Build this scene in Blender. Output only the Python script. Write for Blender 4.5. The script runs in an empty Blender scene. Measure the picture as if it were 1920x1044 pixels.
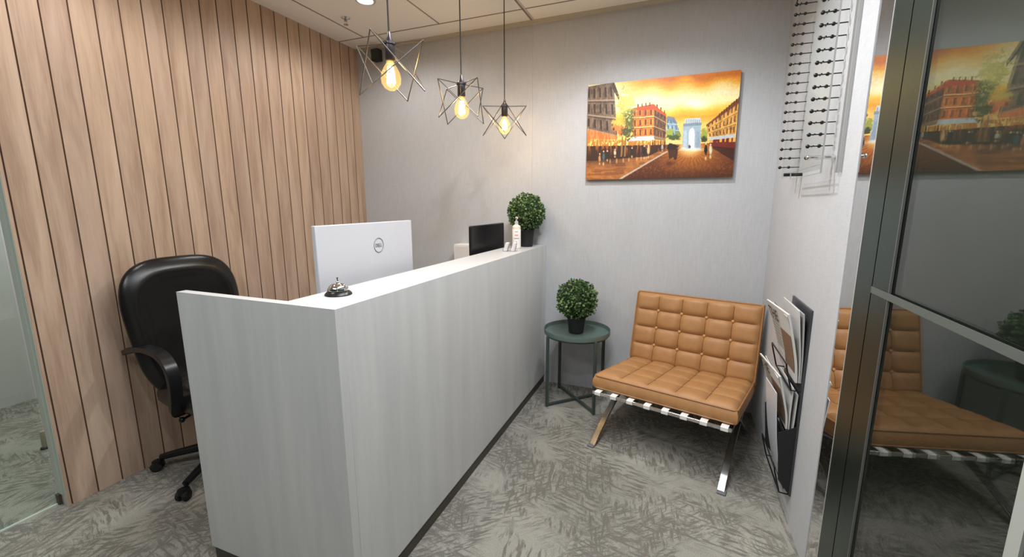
import bpy, bmesh, math, random
import numpy as np
from mathutils import Vector, Matrix

# ------------------------------------------------------------------ camera, world, lights
SC = bpy.context.scene
COL = SC.collection
random.seed(7)
R = math.radians
XL, YB, ZC, XR = -1.6785, 2.1536, 2.6834, 1.4717

cam_d = bpy.data.cameras.new('camera')
cam = bpy.data.objects.new('camera', cam_d)
COL.objects.link(cam)
cr = Vector((0.93097501, 0.36507723, -0.00203756))
cu = Vector((-0.06148637, 0.16229143, 0.98482532))
cf = Vector((-0.35986798, 0.91672248, -0.17353654))
cam.matrix_world = Matrix(((cr.x, cu.x, -cf.x, 0.93968), (cr.y, cu.y, -cf.y, -0.94997), (cr.z, cu.z, -cf.z, 1.41005), (0, 0, 0, 1)))
cam_d.sensor_width = 36.0
cam_d.lens = 795.525 / 1920 * 36.0
cam_d.clip_start = 0.02
SC.camera = cam

W = bpy.data.worlds.new('world')
SC.world = W
W.use_nodes = True
W.node_tree.nodes['Background'].inputs[0].default_value = (0.75, 0.85, 1.0, 1)
W.node_tree.nodes['Background'].inputs[1].default_value = 0.15

SC.view_settings.view_transform = 'Standard'
SC.view_settings.look = 'None'
SC.view_settings.gamma = 1.0
SC.view_settings.use_curve_mapping = False
SC.view_settings.exposure = 0.09


def spot(loc, power, col, angle=140, blend=0.6, rad=0.05, aim=(0, 0, -1)):
    d = bpy.data.lights.new('downlight_lamp', 'SPOT')
    d.energy = power
    d.color = col
    d.spot_size = R(angle)
    d.spot_blend = blend
    d.shadow_soft_size = rad
    o = bpy.data.objects.new('downlight_lamp', d)
    COL.objects.link(o)
    o.location = loc
    o.rotation_euler = Vector(aim).to_track_quat('-Z', 'Y').to_euler()
    return o


def area(loc, sx, sy, power, col, aim=(0, 0, -1)):
    d = bpy.data.lights.new('unseen_fill_lamp', 'AREA')
    d.shape = 'RECTANGLE'
    d.size = sx
    d.size_y = sy
    d.energy = power
    d.color = col
    o = bpy.data.objects.new('unseen_fill_lamp', d)
    COL.objects.link(o)
    o.location = loc
    o.rotation_euler = Vector(aim).to_track_quat('-Z', 'Y').to_euler()
    return o


WARM = (1.0, 0.97, 0.94)
COOL = (0.92, 0.965, 1.0)
spot((-1.003, 1.463, ZC - 0.035), 20, WARM, 168, 0.5)          # the downlight seen at the top of the frame
spot((0.62, 1.30, ZC - 0.035), 62, COOL, 150, 0.6, 0.035)             # its neighbours on the same ceiling
spot((-1.003, 0.1, ZC - 0.035), 26, WARM, 168, 0.5)
spot((0.62, -0.75, ZC - 0.035), 30, COOL)
area((2.55, 1.2, ZC - 0.05), 0.5, 0.9, 5, (0.95, 1.0, 0.92), (0.25, 0.6, -0.35))      # unseen lamp added to lift the dim room behind the glass door
area((0.62, 0.25, ZC - 0.03), 0.6, 1.2, 38, COOL)     # unseen fill lamp added over the waiting side for more ambient light
area((-0.3, -1.5, ZC - 0.03), 1.2, 0.6, 28, COOL)    # unseen fill lamp added under the ceiling behind the viewer
area((-2.6, 0.4, ZC - 0.03), 0.6, 1.2, 34, (0.94, 1.0, 0.98))   # unseen lamp added to brighten the room behind the left glass


# ------------------------------------------------------------------ materials
def mat(name, col, rough=0.5, metal=0.0, spec=0.5, coat=0.0):
    m = bpy.data.materials.new(name)
    m.use_nodes = True
    b = m.node_tree.nodes['Principled BSDF']
    b.inputs['Base Color'].default_value = (*col, 1)
    b.inputs['Roughness'].default_value = rough
    b.inputs['Metallic'].default_value = metal
    b.inputs['Specular IOR Level'].default_value = spec
    b.inputs['Coat Weight'].default_value = coat
    return m


class N:
    def __init__(s, m):
        s.t = m.node_tree
        s.b = s.t.nodes['Principled BSDF']

    def add(s, typ, **kw):
        n = s.t.nodes.new(typ)
        for k, v in kw.items():
            setattr(n, k, v)
        return n

    def link(s, a, b):
        s.t.links.new(a, b)

    def coords(s, scale=(1, 1, 1), rot=(0, 0, 0), out='Object'):
        tc = s.add('ShaderNodeTexCoord')
        mp = s.add('ShaderNodeMapping')
        mp.inputs['Scale'].default_value = scale
        mp.inputs['Rotation'].default_value = rot
        s.link(tc.outputs[out], mp.inputs[0])
        return mp.outputs[0]

    def noise(s, vec, scale=5, detail=3, rough=0.5, dist=0.0):
        n = s.add('ShaderNodeTexNoise')
        n.inputs['Scale'].default_value = scale
        n.inputs['Detail'].default_value = detail
        n.inputs['Roughness'].default_value = rough
        n.inputs['Distortion'].default_value = dist
        s.link(vec, n.inputs['Vector'])
        return n

    def ramp(s, fac, stops):
        n = s.add('ShaderNodeValToRGB')
        e = n.color_ramp.elements
        e[0].position, e[0].color = stops[0][0], (*stops[0][1], 1)
        e[1].position, e[1].color = stops[-1][0], (*stops[-1][1], 1)
        for p, c in stops[1:-1]:
            x = e.new(p)
            x.color = (*c, 1)
        s.link(fac, n.inputs[0])
        return n.outputs[0]

    def mix(s, a, b, fac, mode='MIX'):
        n = s.add('ShaderNodeMix', data_type='RGBA', blend_type=mode)
        for sock, v in ((n.inputs[0], fac), (n.inputs[6], a), (n.inputs[7], b)):
            if isinstance(v, (int, float)):
                sock.default_value = v
            elif isinstance(v, tuple):
                sock.default_value = (*v, 1)
            else:
                s.link(v, sock)
        return n.outputs[2]

    def math(s, op, a, b=None, c=None):
        n = s.add('ShaderNodeMath', operation=op)
        for i, v in enumerate((a, b, c)):
            if v is None:
                continue
            if isinstance(v, (int, float)):
                n.inputs[i].default_value = v
            else:
                s.link(v, n.inputs[i])
        return n.outputs[0]

    def bump(s, h, strength=0.3, dist=0.01):
        n = s.add('ShaderNodeBump')
        n.inputs['Strength'].default_value = strength
        n.inputs['Distance'].default_value = dist
        s.link(h, n.inputs['Height'])
        s.link(n.outputs[0], s.b.inputs['Normal'])


def make_wall_mat():
    m = mat('grey_linen_wallcovering', (0.5, 0.49, 0.5), 0.75, spec=0.25)
    n = N(m)
    a = n.noise(n.coords((70, 70, 3.5)), 3, 4, 0.65)
    b = n.noise(n.coords((5, 5, 45)), 4, 3, 0.6)
    c = n.noise(n.coords((1, 1, 0.35)), 3, 2, 0.5)
    f = n.math('MULTIPLY_ADD', a.outputs[0], 0.5, n.math('MULTIPLY', b.outputs[0], 0.3))
    f = n.math('MULTIPLY_ADD', c.outputs[0], 0.2, f)
    col = n.ramp(f, [(0.34, (0.43, 0.43, 0.44)), (0.64, (0.515, 0.515, 0.525))])
    n.link(col, n.b.inputs['Base Color'])
    n.bump(f, 0.12, 0.004)
    return m


def make_wood_mat():
    m = mat('pale_oak_cladding', (0.5, 0.33, 0.22), 0.5, spec=0.35)
    n = N(m)
    tc = n.add('ShaderNodeTexCoord')
    sep = n.add('ShaderNodeSeparateXYZ')
    n.link(tc.outputs['Object'], sep.inputs[0])
    idx = n.math('FLOOR', n.math('DIVIDE', n.math('ADD', sep.outputs[1], 10 * 0.0995 + 0.0325), 0.0995))
    wn = n.add('ShaderNodeTexWhiteNoise', noise_dimensions='1D')
    n.link(idx, wn.inputs['W'])
    comb = n.add('ShaderNodeCombineXYZ')
    n.link(n.math('MULTIPLY', sep.outputs[1], 9.0), comb.inputs[0])
    n.link(n.math('MULTIPLY_ADD', wn.outputs['Value'], 37.0, n.math('MULTIPLY', sep.outputs[2], 0.85)), comb.inputs[1])
    n.link(n.math('MULTIPLY', idx, 3.7), comb.inputs[2])
    g1 = n.noise(comb.outputs[0], 1.6, 4, 0.55, 0.6)
    comb2 = n.add('ShaderNodeCombineXYZ')
    n.link(n.math('MULTIPLY', sep.outputs[1], 140.0), comb2.inputs[0])
    n.link(n.math('MULTIPLY', sep.outputs[2], 5.0), comb2.inputs[1])
    n.link(idx, comb2.inputs[2])
    g2 = n.noise(comb2.outputs[0], 1.5, 3, 0.6)
    f = n.math('MULTIPLY_ADD', g1.outputs[0], 0.75, n.math('MULTIPLY', g2.outputs[0], 0.25))
    col = n.ramp(f, [(0.32, (0.36, 0.242, 0.175)), (0.5, (0.49, 0.355, 0.262)), (0.66, (0.57, 0.43, 0.325))])
    tint = n.mix((0.92, 0.9, 0.92), (1.06, 1.04, 1.0), wn.outputs['Value'])
    col = n.mix(col, tint, 1.0, 'MULTIPLY')
    n.link(col, n.b.inputs['Base Color'])
    n.bump(f, 0.15, 0.003)
    return m


def make_carpet_mat():
    m = mat('grey_scratch_pattern_carpet', (0.2, 0.19, 0.17), 0.95, spec=0.1)
    n = N(m)
    base = n.coords((1, 1, 1))
    wob = n.noise(base, 2.3, 2)
    wv = n.add('ShaderNodeVectorMath', operation='MULTIPLY_ADD')
    n.link(wob.outputs['Color'], wv.inputs[0])
    wv.inputs[1].default_value = (0.10, 0.10, 0)
    n.link(base, wv.inputs[2])
    masks = []
    for k, (ang, sc) in enumerate(((14, 1.0), (-42, 1.15), (78, 0.9))):
        rot = n.add('ShaderNodeVectorRotate', rotation_type='Z_AXIS')
        n.link(wv.outputs[0], rot.inputs['Vector'])
        rot.inputs['Angle'].default_value = R(ang)
        mp = n.add('ShaderNodeMapping')
        mp.inputs['Scale'].default_value = (11.5 * sc, 60 * sc, 1)
        mp.inputs['Location'].default_value = (k * 7.1, k * 3.3, 0)
        n.link(rot.outputs[0], mp.inputs[0])
        s = n.noise(mp.outputs[0], 1.0, 3, 0.62, 0.25)
        strokes = n.math('SMOOTH_MIN', n.math('MULTIPLY', n.math('SUBTRACT', s.outputs[0], 0.485), 11.0), 1.0, 0.1)
        strokes = n.math('MAXIMUM', strokes, 0.0)
        zone = n.noise(n.coords((1, 1, 1), (0, 0, k * 1.3)), 2.6 + k * 0.6, 2, 0.5, 0.4)
        zm = n.math('MULTIPLY', n.math('SUBTRACT', zone.outputs[0], 0.43), 9.0)
        zm = n.math('MINIMUM', n.math('MAXIMUM', zm, 0.0), 1.0)
        masks.append(n.math('MULTIPLY', strokes, zm))
    mm = n.math('MAXIMUM', n.math('MAXIMUM', masks[0], masks[1]), masks[2])
    fine = n.noise(base, 260, 2, 0.6)
    big = n.noise(base, 1.7, 3, 0.5)
    light = n.ramp(big.outputs[0], [(0.3, (0.25, 0.238, 0.207)), (0.7, (0.37, 0.350, 0.302))])
    col = n.mix(light, (0.125, 0.113, 0.098), n.math('MULTIPLY', mm, 0.74))
    col = n.mix(col, n.ramp(fine.outputs[0], [(0.3, (0.7, 0.7, 0.7)), (0.7, (1.2, 1.2, 1.2))]), 1.0, 'MULTIPLY')
    n.link(col, n.b.inputs['Base Color'])
    n.bump(n.math('SUBTRACT', n.math('MULTIPLY', fine.outputs[0], 0.4), mm), 0.5, 0.006)
    return m


def make_laminate():
    m = mat('pale_grey_woodgrain_laminate', (0.4, 0.4, 0.39), 0.45, spec=0.4)
    n = N(m)
    a = n.noise(n.coords((5, 5, 0.45)), 2.2, 4, 0.6, 0.2)
    b = n.noise(n.coords((160, 160, 4)), 1.5, 2, 0.6)
    f = n.math('MULTIPLY_ADD', a.outputs[0], 0.8, n.math('MULTIPLY', b.outputs[0], 0.2))
    n.link(n.ramp(f, [(0.32, (0.55, 0.55, 0.545)), (0.5, (0.60, 0.597, 0.587)), (0.68, (0.65, 0.645, 0.625))]), n.b.inputs['Base Color'])
    return m


def make_leather(name, c0, c1, rough=0.45):
    m = mat(name, c0, rough, spec=0.4)
    n = N(m)
    a = n.noise(n.coords(), 14, 3, 0.6)
    v = n.add('ShaderNodeTexVoronoi')
    v.inputs['Scale'].default_value = 260
    n.link(n.coords(), v.inputs['Vector'])
    n.link(n.ramp(a.outputs[0], [(0.3, c0), (0.7, c1)]), n.b.inputs['Base Color'])
    n.bump(v.outputs['Distance'], 0.12, 0.002)
    return m


def make_leaf():
    m = mat('green_leaves', (0.06, 0.14, 0.03), 0.5, spec=0.4)
    n = N(m)
    g = n.add('ShaderNodeNewGeometry')
    wn = n.add('ShaderNodeTexWhiteNoise', noise_dimensions='1D')
    n.link(g.outputs['Random Per Island'], wn.inputs['W'])
    n.link(n.ramp(wn.outputs['Value'], [(0.0, (0.026, 0.062, 0.014)), (0.6, (0.065, 0.125, 0.033)), (1.0, (0.16, 0.235, 0.075))]), n.b.inputs['Base Color'])
    return m


def make_glass(name, tint, refl=1.0, rough=0.0, extra=0.0, k=1.0, glow=None):
    m = bpy.data.materials.new(name)
    m.use_nodes = True
    t = m.node_tree
    for x in list(t.nodes):
        t.nodes.remove(x)
    out = t.nodes.new('ShaderNodeOutputMaterial')
    tr = t.nodes.new('ShaderNodeBsdfTransparent')
    tr.inputs[0].default_value = (*tint, 1)
    gl = t.nodes.new('ShaderNodeBsdfGlossy')
    gl.inputs[0].default_value = (refl, refl, refl, 1)
    gl.inputs['Roughness'].default_value = rough
    fr = t.nodes.new('ShaderNodeFresnel')
    # the same reflectance on entering and on leaving the pane
    ge = t.nodes.new('ShaderNodeNewGeometry')
    io = t.nodes.new('ShaderNodeMath')
    io.operation = 'MULTIPLY_ADD'
    io.inputs[1].default_value = -(1.5 - 1 / 1.5)
    io.inputs[2].default_value = 1.5
    t.links.new(ge.outputs['Backfacing'], io.inputs[0])
    t.links.new(io.outputs[0], fr.inputs[0])
    ad = t.nodes.new('ShaderNodeMath')
    ad.operation = 'MULTIPLY_ADD'
    ad.use_clamp = True
    ad.inputs[1].default_value = k
    ad.inputs[2].default_value = extra
    mx = t.nodes.new('ShaderNodeMixShader')
    t.links.new(fr.outputs[0], ad.inputs[0])
    t.links.new(ad.outputs[0], mx.inputs[0])
    t.links.new(tr.outputs[0], mx.inputs[1])
    t.links.new(gl.outputs[0], mx.inputs[2])
    last = mx.outputs[0]
    if glow:
        em = t.nodes.new('ShaderNodeEmission')
        em.inputs[0].default_value = (*glow[0], 1)
        em.inputs[1].default_value = glow[1]
        ads = t.nodes.new('ShaderNodeAddShader')
        t.links.new(last, ads.inputs[0])
        t.links.new(em.outputs[0], ads.inputs[1])
        last = ads.outputs[0]
    t.links.new(last, out.inputs[0])
    return m


def emis(name, col, s):
    m = bpy.data.materials.new(name)
    m.use_nodes = True
    b = m.node_tree.nodes['Principled BSDF']
    b.inputs['Base Color'].default_value = (*col, 1)
    b.inputs['Emission Color'].default_value = (*col, 1)
    b.inputs['Emission Strength'].default_value = s
    return m


M = dict(
    plate=mat('dark_grey_rack_plate', (0.05, 0.05, 0.055), 0.35),
    wall=make_wall_mat(), wood=make_wood_mat(), carpet=make_carpet_mat(), lam=make_laminate(),
    groove=mat('shadowed_wood_groove', (0.19, 0.11, 0.07), 0.8),  # shadow line between the boards, put into the groove colour
    ceil=mat('off_white_ceiling_panel', (0.88, 0.84, 0.79), 0.85, spec=0.2),
    tbar=mat('brown_ceiling_joint', (0.28, 0.22, 0.18), 0.7),
    cornice=mat('cream_ceiling_angle', (0.50, 0.45, 0.38), 0.7),
    white=mat('white_laminate_top', (0.52, 0.52, 0.52), 0.4),
    plinth=mat('dark_brown_plinth', (0.062, 0.052, 0.04), 0.55),
    plain=mat('plain_white_wall', (0.55, 0.55, 0.54), 0.8),
    backroom=mat('grey_back_room_paint', (0.42, 0.43, 0.40), 0.8),
    dark=mat('dark_room_paint', (0.12, 0.13, 0.115), 0.8),
    black=mat('black_plastic', (0.008, 0.008, 0.009), 0.3, spec=0.35),
    matblack=mat('matt_black', (0.01, 0.01, 0.01), 0.7),
    bleather=make_leather('black_leather', (0.006, 0.0055, 0.0055), (0.010, 0.009, 0.0085), 0.24),
    tan=make_leather('tan_leather', (0.355, 0.172, 0.062), (0.41, 0.205, 0.080), 0.5),
    tanp=mat('tan_leather_piping', (0.36, 0.165, 0.055), 0.5),
    tanb=mat('tan_leather_button', (0.50, 0.26, 0.10), 0.4),
    chrome=mat('polished_chrome', (0.75, 0.75, 0.75), 0.08, 1.0), legchrome=mat('darkened_chrome_legs', (0.26, 0.255, 0.25), 0.26, 1.0),  # leg chrome darker and rougher, to tone down the ceiling reflection
    steel=mat('dark_reflection_steel', (0.075, 0.105, 0.09), 0.36, 1.0),  # dark green base stands in for a reflected dark corridor
    bright=mat('bright_steel_edge', (0.75, 0.74, 0.70), 0.35, 0.6),
    brass=mat('antique_nickel_wire', (0.16, 0.145, 0.135), 0.35, 0.9),
    socket=mat('black_nickel_socket', (0.09, 0.08, 0.085), 0.3, 0.9),
    green=mat('grey_green_metal', (0.115, 0.165, 0.145), 0.42, 0.2),
    greend=mat('dark_green_metal_leg', (0.06, 0.08, 0.072), 0.45, 0.2),
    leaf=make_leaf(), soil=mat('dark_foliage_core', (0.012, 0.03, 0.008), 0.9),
    straps=mat('white_strap', (0.80, 0.78, 0.74), 0.5),
    paper=mat('newsprint', (0.58, 0.56, 0.53), 0.8), paper2=mat('grey_newsprint', (0.40, 0.39, 0.385), 0.8),
    ink=mat('printing_ink', (0.03, 0.03, 0.03), 0.7), inkg=mat('small_print_grey', (0.30, 0.29, 0.28), 0.8),
    photo=mat('printed_photo_brown', (0.20, 0.12, 0.075), 0.6),
    gloss=mat('glossy_magazine_paper', (0.55, 0.57, 0.62), 0.25), gloss2=mat('dark_magazine_cover', (0.06, 0.06, 0.07), 0.25),
    silver=mat('silver_plastic', (0.52, 0.52, 0.55), 0.4), logo=mat('grey_logo', (0.2, 0.2, 0.21), 0.4),
    label=mat('white_bottle_label', (0.82, 0.78, 0.74), 0.5), pink=mat('pink_label_print', (0.75, 0.35, 0.33), 0.5),
    sage=mat('sage_aluminium_channel', (0.50, 0.54, 0.47), 0.45), tanpost=mat('tan_metal', (0.35, 0.30, 0.2), 0.5),
    glassL=make_glass('clear_partition_glass', (0.93, 0.97, 0.95), 0.8),
    glassD=make_glass('dark_door_glass', (0.75, 0.8, 0.76), 0.62, 0.0, 0.09),
    mirror=make_glass('mirrored_strip_glass', (0.3, 0.3, 0.3), 0.85, 0.0, 0.72),
    acryl=make_glass('clear_acrylic', (0.93, 0.935, 0.93), 1.0, 0.05, 0.0, 0.12),
    bulbglass=make_glass('amber_bulb_glass', (1.0, 0.86, 0.55), 1.0, 0.0, 0.0, 0.25, ((1.0, 0.72, 0.32), 0.35)),
    fil=emis('glowing_filament', (1.0, 0.72, 0.34), 60), down=emis('lit_diffuser', (1.0, 0.97, 0.92), 9),
    frost=mat('frosted_film', (0.085, 0.095, 0.082), 0.6),
    dimedge=mat('dull_steel_edge', (0.20, 0.20, 0.185), 0.4, 0.5),
    acedge=mat('acrylic_cut_edge', (0.36, 0.35, 0.34), 0.3),
)


# ------------------------------------------------------------------ mesh helpers
class MB:
    """collects shapes into one mesh"""

    def __init__(s):
        s.bm = bmesh.new()

    def box(s, a, b, mtx=None):
        vs = [s.bm.verts.new((x, y, z)) for x in (a[0], b[0]) for y in (a[1], b[1]) for z in (a[2], b[2])]
        if mtx:
            for v in vs:
                v.co = mtx @ v.co
        for q in ((0, 1, 3, 2), (4, 6, 7, 5), (0, 4, 5, 1), (2, 3, 7, 6), (0, 2, 6, 4), (1, 5, 7, 3)):
            s.bm.faces.new([vs[i] for i in q])
        return s

    def prism(s, pts, ext, mtx=None):
        """pts: 3D polygon; ext: extrusion vector"""
        e = Vector(ext)
        A = [s.bm.verts.new(mtx @ Vector(p) if mtx else p) for p in pts]
        B = [s.bm.verts.new(mtx @ (Vector(p) + e) if mtx else Vector(p) + e) for p in pts]
        n = len(pts)
        s.bm.faces.new(A)
        s.bm.faces.new(B[::-1])
        for i in range(n):
            s.bm.faces.new([A[i], B[i], B[(i + 1) % n], A[(i + 1) % n]])
        return s

    def tube(s, pts, r, seg=10, closed=False, cap=True, flat=None):
        """sweep; r number or list; flat=(wx, wz) gives a rectangle section with up = Z"""
        pts = [Vector(p) for p in pts]
        n = len(pts)
        rings = []
        prev = None
        for i, p in enumerate(pts):
            if closed:
                t = (pts[(i + 1) % n] - pts[i - 1]).normalized()
            else:
                t = (pts[min(i + 1, n - 1)] - pts[max(i - 1, 0)]).normalized()
            if prev is None:
                ref = Vector((0, 0, 1)) if abs(t.z) < 0.9 else Vector((1, 0, 0))
                a = t.cross(ref).normalized()
            else:
                a = (prev - t * prev.dot(t)).normalized()
            prev = a
            b = t.cross(a)
            rr = r[i] if isinstance(r, (list, tuple)) else r
            rings.append([s.bm.verts.new(p + a * rr * math.cos(2 * math.pi * k / seg) + b * rr * math.sin(2 * math.pi * k / seg)) for k in range(seg)])
        m = n if closed else n - 1
        for i in range(m):
            A, B = rings[i], rings[(i + 1) % n]
            for k in range(seg):
                f = s.bm.faces.new([A[k], A[(k + 1) % seg], B[(k + 1) % seg], B[k]])
                f.smooth = seg > 4
        if cap and not closed:
            s.bm.faces.new(rings[0][::-1])
            s.bm.faces.new(rings[-1])
        return s

    def ribbon(s, pts, width_vec, thick):
        """flat bar swept along pts; width along width_vec, thickness perpendicular"""
        pts = [Vector(p) for p in pts]
        w = Vector(width_vec)
        wn = w.normalized()
        n = len(pts)
        rings = []
        for i, p in enumerate(pts):
            t = (pts[min(i + 1, n - 1)] - pts[max(i - 1, 0)]).normalized()
            q = t.cross(wn).normalized() * thick / 2
            rings.append([s.bm.verts.new(p + d) for d in (w / 2 + q, -w / 2 + q, -w / 2 - q, w / 2 - q)])
        for i in range(n - 1):
            for k in range(4):
                s.bm.faces.new([rings[i][k], rings[i][(k + 1) % 4], rings[i + 1][(k + 1) % 4], rings[i + 1][k]])
        s.bm.faces.new(rings[0][::-1])
        s.bm.faces.new(rings[-1])
        return s

    def lathe(s, prof, c=(0, 0, 0), seg=32, smooth=True):
        c = Vector(c)
        rings = []
        for r, z in prof:
            if r < 1e-5:
                rings.append([s.bm.verts.new(c + Vector((0, 0, z)))])
            else:
                rings.append([s.bm.verts.new(c + Vector((r * math.cos(2 * math.pi * k / seg), r * math.sin(2 * math.pi * k / seg), z))) for k in range(seg)])
        for A, B in zip(rings, rings[1:]):
            for k in range(seg):
                k2 = (k + 1) % seg
                if len(A) == 1 and len(B) == 1:
                    continue
                if len(A) == 1:
                    f = s.bm.faces.new([A[0], B[k2], B[k]])
                elif len(B) == 1:
                    f = s.bm.faces.new([A[k], A[k2], B[0]])
                else:
                    f = s.bm.faces.new([A[k], A[k2], B[k2], B[k]])
                f.smooth = smooth
        return s

    def sphere(s, c, r, sc=(1, 1, 1), seg=16, rings=10):
        c = Vector(c)
        prof = [(r * math.sin(math.pi * i / rings), -r * math.cos(math.pi * i / rings)) for i in range(rings + 1)]
        n0 = len(s.bm.verts)
        s.lathe(prof, (0, 0, 0), seg)
        s.bm.verts.ensure_lookup_table()
        for v in s.bm.verts[n0:]:
            v.co = Vector((v.co.x * sc[0], v.co.y * sc[1], v.co.z * sc[2])) + c
        return s

    def grid(s, fn, nu, nv, smooth=True):
        vs = [[s.bm.verts.new(fn(i / nu, j / nv)) for j in range(nv + 1)] for i in range(nu + 1)]
        for i in range(nu):
            for j in range(nv):
                f = s.bm.faces.new([vs[i][j], vs[i + 1][j], vs[i + 1][j + 1], vs[i][j + 1]])
                f.smooth = smooth
        return vs

    def build(s, name, m, parent=None, bevel=0, bseg=2, mtx=None, smooth=None, subsurf=0, fix=True):
        if fix:
            bmesh.ops.recalc_face_normals(s.bm, faces=s.bm.faces[:])
        if smooth is not None:
            for f in s.bm.faces:
                f.smooth = smooth
        me = bpy.data.meshes.new(name)
        s.bm.to_mesh(me)
        s.bm.free()
        me.set_sharp_from_angle(angle=R(42))
        o = bpy.data.objects.new(name, me)
        COL.objects.link(o)
        me.materials.append(M[m] if isinstance(m, str) else m)
        if mtx is not None:
            o.matrix_world = mtx
        if parent:
            o.parent = parent
        if bevel:
            b = o.modifiers.new('bevel', 'BEVEL')
            b.width = bevel
            b.segments = bseg
            b.limit_method = 'ANGLE'
            b.angle_limit = R(40)
        if subsurf:
            q = o.modifiers.new('sub', 'SUBSURF')
            q.levels = q.render_levels = subsurf
        return o


def thing(name, label, cat, loc=(0, 0, 0), rz=0, group=None):
    o = bpy.data.objects.new(name, None)
    COL.objects.link(o)
    o.location = loc
    o.rotation_euler = (0, 0, rz)
    o.empty_display_size = 0.05
    return tag(o, label, cat, group)


def tag(o, label, cat, group=None):
    o['label'] = label
    o['category'] = cat
    if group:
        o['group'] = group
    return o


def struct(o, label=None):
    o['kind'] = 'structure'
    if label:
        o['label'] = label
    return o


def text(body, size, name, m, parent, mtx, extrude=0.0004, bold=0.0):
    c = bpy.data.curves.new(name, 'FONT')
    c.body = body
    c.size = size
    c.align_x = 'CENTER'
    c.align_y = 'CENTER'
    c.extrude = extrude
    c.offset = bold
    tmp = bpy.data.objects.new(name, c)
    COL.objects.link(tmp)
    dg = bpy.context.evaluated_depsgraph_get()
    me = bpy.data.meshes.new_from_object(tmp.evaluated_get(dg))
    bpy.data.objects.remove(tmp)
    o = bpy.data.objects.new(name, me)
    COL.objects.link(o)
    me.materials.clear()
    me.materials.append(M[m])
    o.parent = parent
    o.matrix_local = mtx
    return o


def basis(x, y, z, loc):
    x, y, z = Vector(x), Vector(y), Vector(z)
    return Matrix(((x.x, y.x, z.x, loc[0]), (x.y, y.y, z.y, loc[1]), (x.z, y.z, z.z, loc[2]), (0, 0, 0, 1)))


# ------------------------------------------------------------------ the setting
YW = -0.0466          # free end of the wood cladding
YE = 0.80             # free end of the right wall
YF = -4.2
struct(MB().box((-3.6, YF, -0.1), (3.6, YB + 0.1, 0)).build('floor', 'carpet'), 'grey carpet with a scratchy streaked pattern')
struct(MB().box((-3.6, YF, ZC), (3.6, YB + 0.1, ZC + 0.1)).build('ceiling', 'ceil'), 'off-white panelled ceiling')
struct(MB().box((-3.6, YB, 0), (1.62, YB + 0.1, ZC)).build('wall_back', 'wall'), 'grey linen-textured back wall')
struct(MB().box((XR, YE, 0), (XR + 0.12, YB, ZC)).build('wall_right', 'wall'), 'pale grey textured side wall with the display')
struct(MB().box((-3.62, YF, 0), (-3.42, YB, ZC)).build('wall_left', 'plain'))
struct(MB().box((-3.6, YF - 0.1, 0), (3.6, YF, ZC)).build('wall_front', mat('dark_green_grey_paint', (0.10, 0.115, 0.10), 0.7)))
struct(MB().box((3.4, YF, 0), (3.6, YB, ZC)).build('wall_far_right', 'backroom'))
struct(MB().box((1.62, YB - 0.02, 0), (3.4, YB + 0.1, ZC)).build('wall_back_right', 'backroom'))
struct(MB().box((-0.1165, YB - 0.0015, 0), (-0.1140, YB, ZC - 0.03)).build('trim_1', 'cornice'), 'vertical seam of the wallcovering')

# cladding: boards with V grooves, one mesh
pts = [(XL - 0.072, YW), (XL, YW)]
k = 0
y = -0.0325
GW, GD = 0.0032, 0.008
grooves = []
while y < YB - 0.02:
    if y - GW > YW + 0.003:
        pts += [(XL, y - GW), (XL - GD, y - GW * 0.4), (XL - GD, y + GW * 0.4), (XL, y + GW)]
        grooves.append(y)
    y += 0.0995
pts += [(XL, YB), (XL - 0.072, YB)]
b = MB()
b.prism([(px, py, 0.0) for px, py in pts], (0, 0, ZC))
wl = struct(b.build('wall_wood_side', 'wood'), 'vertical pale oak board cladding on the left wall')
wl.data.materials.append(M['groove'])
for f in wl.data.polygons:
    if abs(f.normal.z) < 0.5 and f.center.x < XL - 0.001 and f.center.x > XL - 0.012 and f.center.y > YW + 0.002:
        f.material_index = 1
# the edge strip, glass and floor channel left of the cladding
struct(MB().box((XL - 0.072, YW - 0.004, 0.055), (XL - 0.030, YW - 0.0005, ZC)).box((XL - 0.030, YW - 0.002, 0.0), (XL - 0.001, YW - 0.0005, ZC)).build('trim_2', 'sage'), 'sage green metal edge of the glass partition')
struct(MB().box((XL - 0.074, YW - 0.012, 0.0), (XL - 0.048, YW - 0.0008, 0.052)).build('trim_3', 'plinth'), 'small dark foot clamp of the glass partition')
struct(MB().box((-1.748, -3.2, 0.006), (-1.740, YW - 0.013, ZC)).build('window_1', 'glassL'), 'clear glass partition at the left edge')
struct(MB().box((-1.750, -3.2, 0.0), (-1.738, YW - 0.013, 0.006)).build('trim_4', 'sage'), 'thin floor channel under the glass partition')

# ceiling joints and angle
cb = MB()
for x, w in ((-1.43, 0.010), (-0.755, 0.009), (-0.119, 0.012), (0.5, 0.010), (1.12, 0.010)):
    y1 = YB if abs(x + 0.119) < 0.01 else 1.95
    cb.box((x - w / 2, YF, ZC - 0.002), (x + w / 2, y1, ZC))
cb.box((XL, 1.950 - 0.005, ZC - 0.002), (XR, 1.950 + 0.005, ZC))
for yy in (-1.3, 0.70):
    cb.box((XL, yy - 0.005, ZC - 0.002), (XR, yy + 0.005, ZC))
struct(cb.build('trim_5', 'tbar'), 'brown joints between the ceiling panels')
struct(MB().box((XL, YB - 0.022, ZC - 0.024), (XR, YB, ZC)).build('trim_6', 'cornice'), 'cream angle strip along the top of the back wall')
struct(MB().box((-0.108, 0.72, ZC - 0.004), (-0.098, YB - 0.022, ZC)).build('trim_7', 'bright'), 'light strip beside the dark ceiling joint')

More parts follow.
